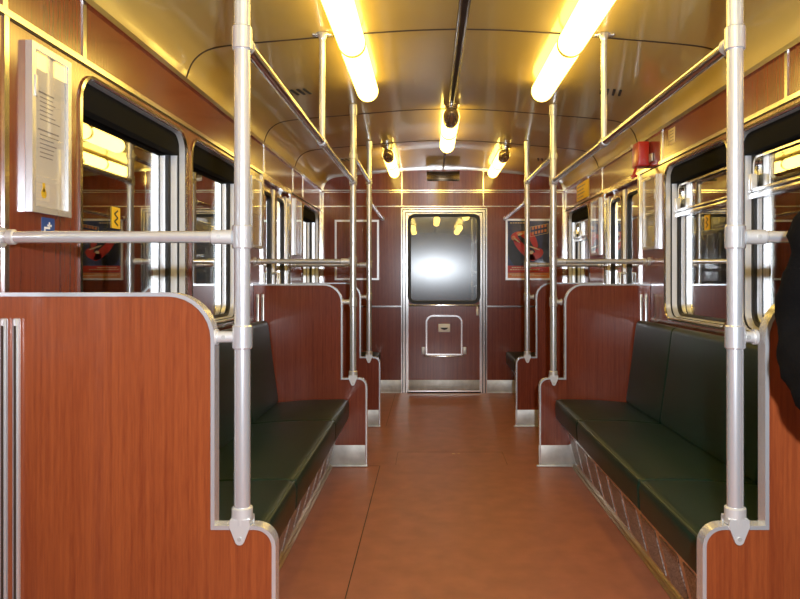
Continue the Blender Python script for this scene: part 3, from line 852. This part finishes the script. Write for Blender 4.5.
# body (skin): head, neck, torso, arms, legs
J = [((0, .01, .93), (.115, .085)), ((0, .0, 1.10), (.105, .075)), ((0, .0, 1.27), (.115, .08)), ((0, .005, 1.39), (.08, .055)), ((0, .0, 1.46), (.055, .055)), ((0, -.01, 1.53), (.052, .056))]
E = [(0, 1), (1, 2), (2, 3), (3, 4), (4, 5)]
def add(pt, r, par): J.append((pt, r)); E.append((par, len(J) - 1)); return len(J) - 1
for sx in (-1, 1):
    a = add((sx * .16, .01, 1.375), .045, 3); a = add((sx * .230, .035, 1.22), .044, a); a = add((sx * .255, .05, 1.07), .038, a)
    a = add((sx * .235, -.04, .98), .030, a); a = add((sx * .16, -.05, .925), .022, a); a = add((sx * .09, -.03, .90), (.028, .016), a)
    a = add((sx * .095, .0, .84), .085, 0); a = add((sx * .10, -.01, .50), .058, a); a = add((sx * .105, .01, .28), .052, a); a = add((sx * .105, .015, .09), .036, a)
body = skin_obj('body', J, E, M['skin'], person)
# head with face
mb = MB(); rows = []
for i in range(21):
    th = PI * i / 20; row = []
    for k in range(28):
        ph = 2 * PI * k / 28
        x, y, z = math.sin(th) * math.sin(ph), -math.sin(th) * math.cos(ph), math.cos(th)
        wx = .076 * (1 - .26 * max(0, -z) ** 1.3); wy = .096 * (1 - .12 * max(0, -z))
        px, py, pz = x * wx, y * wy + .004, 1.625 + z * .118
        front = max(0, -y)
        if front > .8:
            py -= .022 * math.exp(-((px / .011) ** 2)) * math.exp(-(((pz - 1.606) / .020) ** 2))
        py += .007 * math.exp(-(((abs(px) - .031) / .013) ** 2)) * math.exp(-(((pz - 1.636) / .011) ** 2)) * (front > .5)
        py -= .006 * math.exp(-((px / .02) ** 2)) * math.exp(-(((pz - 1.535) / .016) ** 2)) * (front > .3)
        row.append((px, py - .012, pz))
    rows.append(row)
mb.grid(rows, close_v=True)
for sx in (-1, 1):
    mb.capsule((sx * .077, .0, 1.645), (sx * .080, .002, 1.585), .013, 10, 4)
def pb(mb, name, m):
    o = mb.build(name, m); o.parent = person; return o
pb(mb, 'head', M['skin'])
mb = MB(); mb.capsule((-.043, -.090, 1.634), (-.019, -.094, 1.634), .0070, 12, 4); mb.capsule((.019, -.094, 1.634), (.043, -.090, 1.634), .0070, 12, 4); pb(mb, 'eyes', M['eye'])
mb = MB(); mb.capsule((-.035, -.1005, 1.634), (-.027, -.1012, 1.634), .0042, 10, 4); mb.capsule((.027, -.1012, 1.634), (.035, -.1005, 1.634), .0042, 10, 4); pb(mb, 'pupils', M['black'])
mb = MB(); mb.tube([(-.024, -.094, 1.572), (-.01, -.101, 1.574), (.0, -.102, 1.572), (.01, -.101, 1.574), (.024, -.094, 1.572)], [.002, .005, .0055, .005, .002], 10); pb(mb, 'mouth', M['lips'])
mb = MB(); rows = []
for i in range(13):
    th = PI * .60 * i / 12; row = []
    for k in range(28):
        ph = 2 * PI * k / 28; x, y, z = math.sin(th) * math.sin(ph), -math.sin(th) * math.cos(ph), math.cos(th)
        cut = 1.0
        zz = 1.628 + z * .124
        if y < -.25: zz = max(zz, 1.690)
        row.append((x * .083, y * (.101 if y > -.3 else .096) - .008, zz + random.uniform(-.001, .001)))
    rows.append(row)
mb.grid(rows, close_v=True); pb(mb, 'hair', M['hair'])
# jacket
J = [((0, .01, .76), (.182, .145)), ((0, .01, .90), (.175, .140)), ((0, .01, 1.0), (.168, .132)), ((0, .005, 1.14), (.165, .125)), ((0, .005, 1.29), (.175, .125)), ((0, .01, 1.40), (.12, .09)), ((0, .005, 1.462), (.068, .07))]
E = [(0, 1), (1, 2), (2, 3), (3, 4), (4, 5), (5, 6)]
for sx in (-1, 1):
    a = add((sx * .175, .012, 1.375), .076, 5); a = add((sx * .238, .03, 1.27), .070, a); a = add((sx * .245, .045, 1.16), .066, a); a = add((sx * .262, .055, 1.06), .066, a)
    a = add((sx * .255, .0, 1.0), .062, a); a = add((sx * .225, -.055, .945), .054, a); a = add((sx * .165, -.09, .90), .048, a)
jk = skin_obj('jacket', J, E, M['coat'], person, 3)
tx = bpy.data.textures.new('folds', 'CLOUDS'); tx.noise_scale = .085
md = jk.modifiers.new('folds', 'DISPLACE'); md.texture = tx; md.strength = .045; md.mid_level = .35; md.texture_coords = 'LOCAL'
mb = MB(); mb.tube([(-.055, -.035, 1.455), (-.03, -.075, 1.44), (0, -.09, 1.425), (.03, -.075, 1.44), (.055, -.035, 1.455), (.06, .03, 1.475), (0, .075, 1.485), (-.06, .03, 1.475), (-.055, -.035, 1.455)], .018, 10); pb(mb, 'collar', M['coat'])
for sx in (-1, 1):
    mb = MB(); mb.capsule((sx * .105, -.145, .93), (sx * .19, -.125, .95), .012, 10, 4); pb(mb, 'pocket_flap', M['coat'])
# trousers
J = [((0, .01, .93), (.155, .12))]; E = []
for sx in (-1, 1):
    a = add((sx * .095, .0, .83), .102, 0); a = add((sx * .10, -.005, .65), .085, a); a = add((sx * .10, -.01, .48), .070, a); a = add((sx * .105, .01, .26), .064, a); a = add((sx * .105, .012, .075), .060, a)
skin_obj('trousers', J, E, M['trouser'], person)
for sx in (-1, 1):
    mb = MB(); rows = []
    for (y, w, h) in ((.075, .025, .05), (.06, .038, .085), (.0, .040, .10), (-.06, .045, .075), (-.12, .047, .055), (-.165, .038, .042), (-.185, .018, .03)):
        rows.append([(sx * .108 + w * math.cos(2 * PI * k / 16), y, max(.003, h / 2 + h / 2 * math.sin(2 * PI * k / 16))) for k in range(16)])
    vs = mb.grid(rows, close_v=True); mb.bm.faces.new(vs[0]); mb.bm.faces.new(vs[-1]); pb(mb, 'shoe', M['shoe'])

# ------------------------------------------------------------------ dark tunnel side outside the windows
mb = MB(); mb.box((-2.2, YF, -.6), (-2.15, YB + 1, 3)); o = struct(mb.build('wall_tunnel_left', M['outside']))
mb = MB(); mb.box((2.15, YF, -.6), (2.2, YB + 1, 3)); o = struct(mb.build('wall_tunnel_right', M['outside']))
mb = MB(); mb.box((-1.2, YB + 1.2, 0), (1.2, YB + 1.25, 2.3)); o = struct(mb.build('wall_tunnel_back', M['outside']))

# ------------------------------------------------------------------ camera, flash, world
cam = bpy.data.cameras.new('camera'); co = bpy.data.objects.new('camera', cam); COL.objects.link(co)
co.location = (-.145, 0, EYE); co.rotation_euler = (PI / 2, 0, 0)
cam.sensor_width = 36; cam.lens = 700 / 800 * 36
cam.shift_x = -29 / 800; cam.shift_y = -21.5 / 800; cam.clip_start = .05
SC.camera = co
# the camera's own flash
fl = bpy.data.lights.new('camera_flash', 'AREA'); fl.shape = 'DISK'; fl.size = .05; fl.energy = 70; fl.color = (.86, .92, 1.0)
fo = bpy.data.objects.new('camera_flash', fl); COL.objects.link(fo); fo.location = (-.02, -.02, EYE + .21); fo.rotation_euler = (PI / 2, 0, 0)

w = bpy.data.worlds.new('world'); SC.world = w; w.use_nodes = True
w.node_tree.nodes['Background'].inputs[0].default_value = (.01, .01, .012, 1); w.node_tree.nodes['Background'].inputs[1].default_value = .5
SC.view_settings.view_transform = 'Standard'; SC.view_settings.look = 'None'; SC.view_settings.gamma = 1
SC.view_settings.exposure = 0.0; SC.view_settings.use_curve_mapping = False
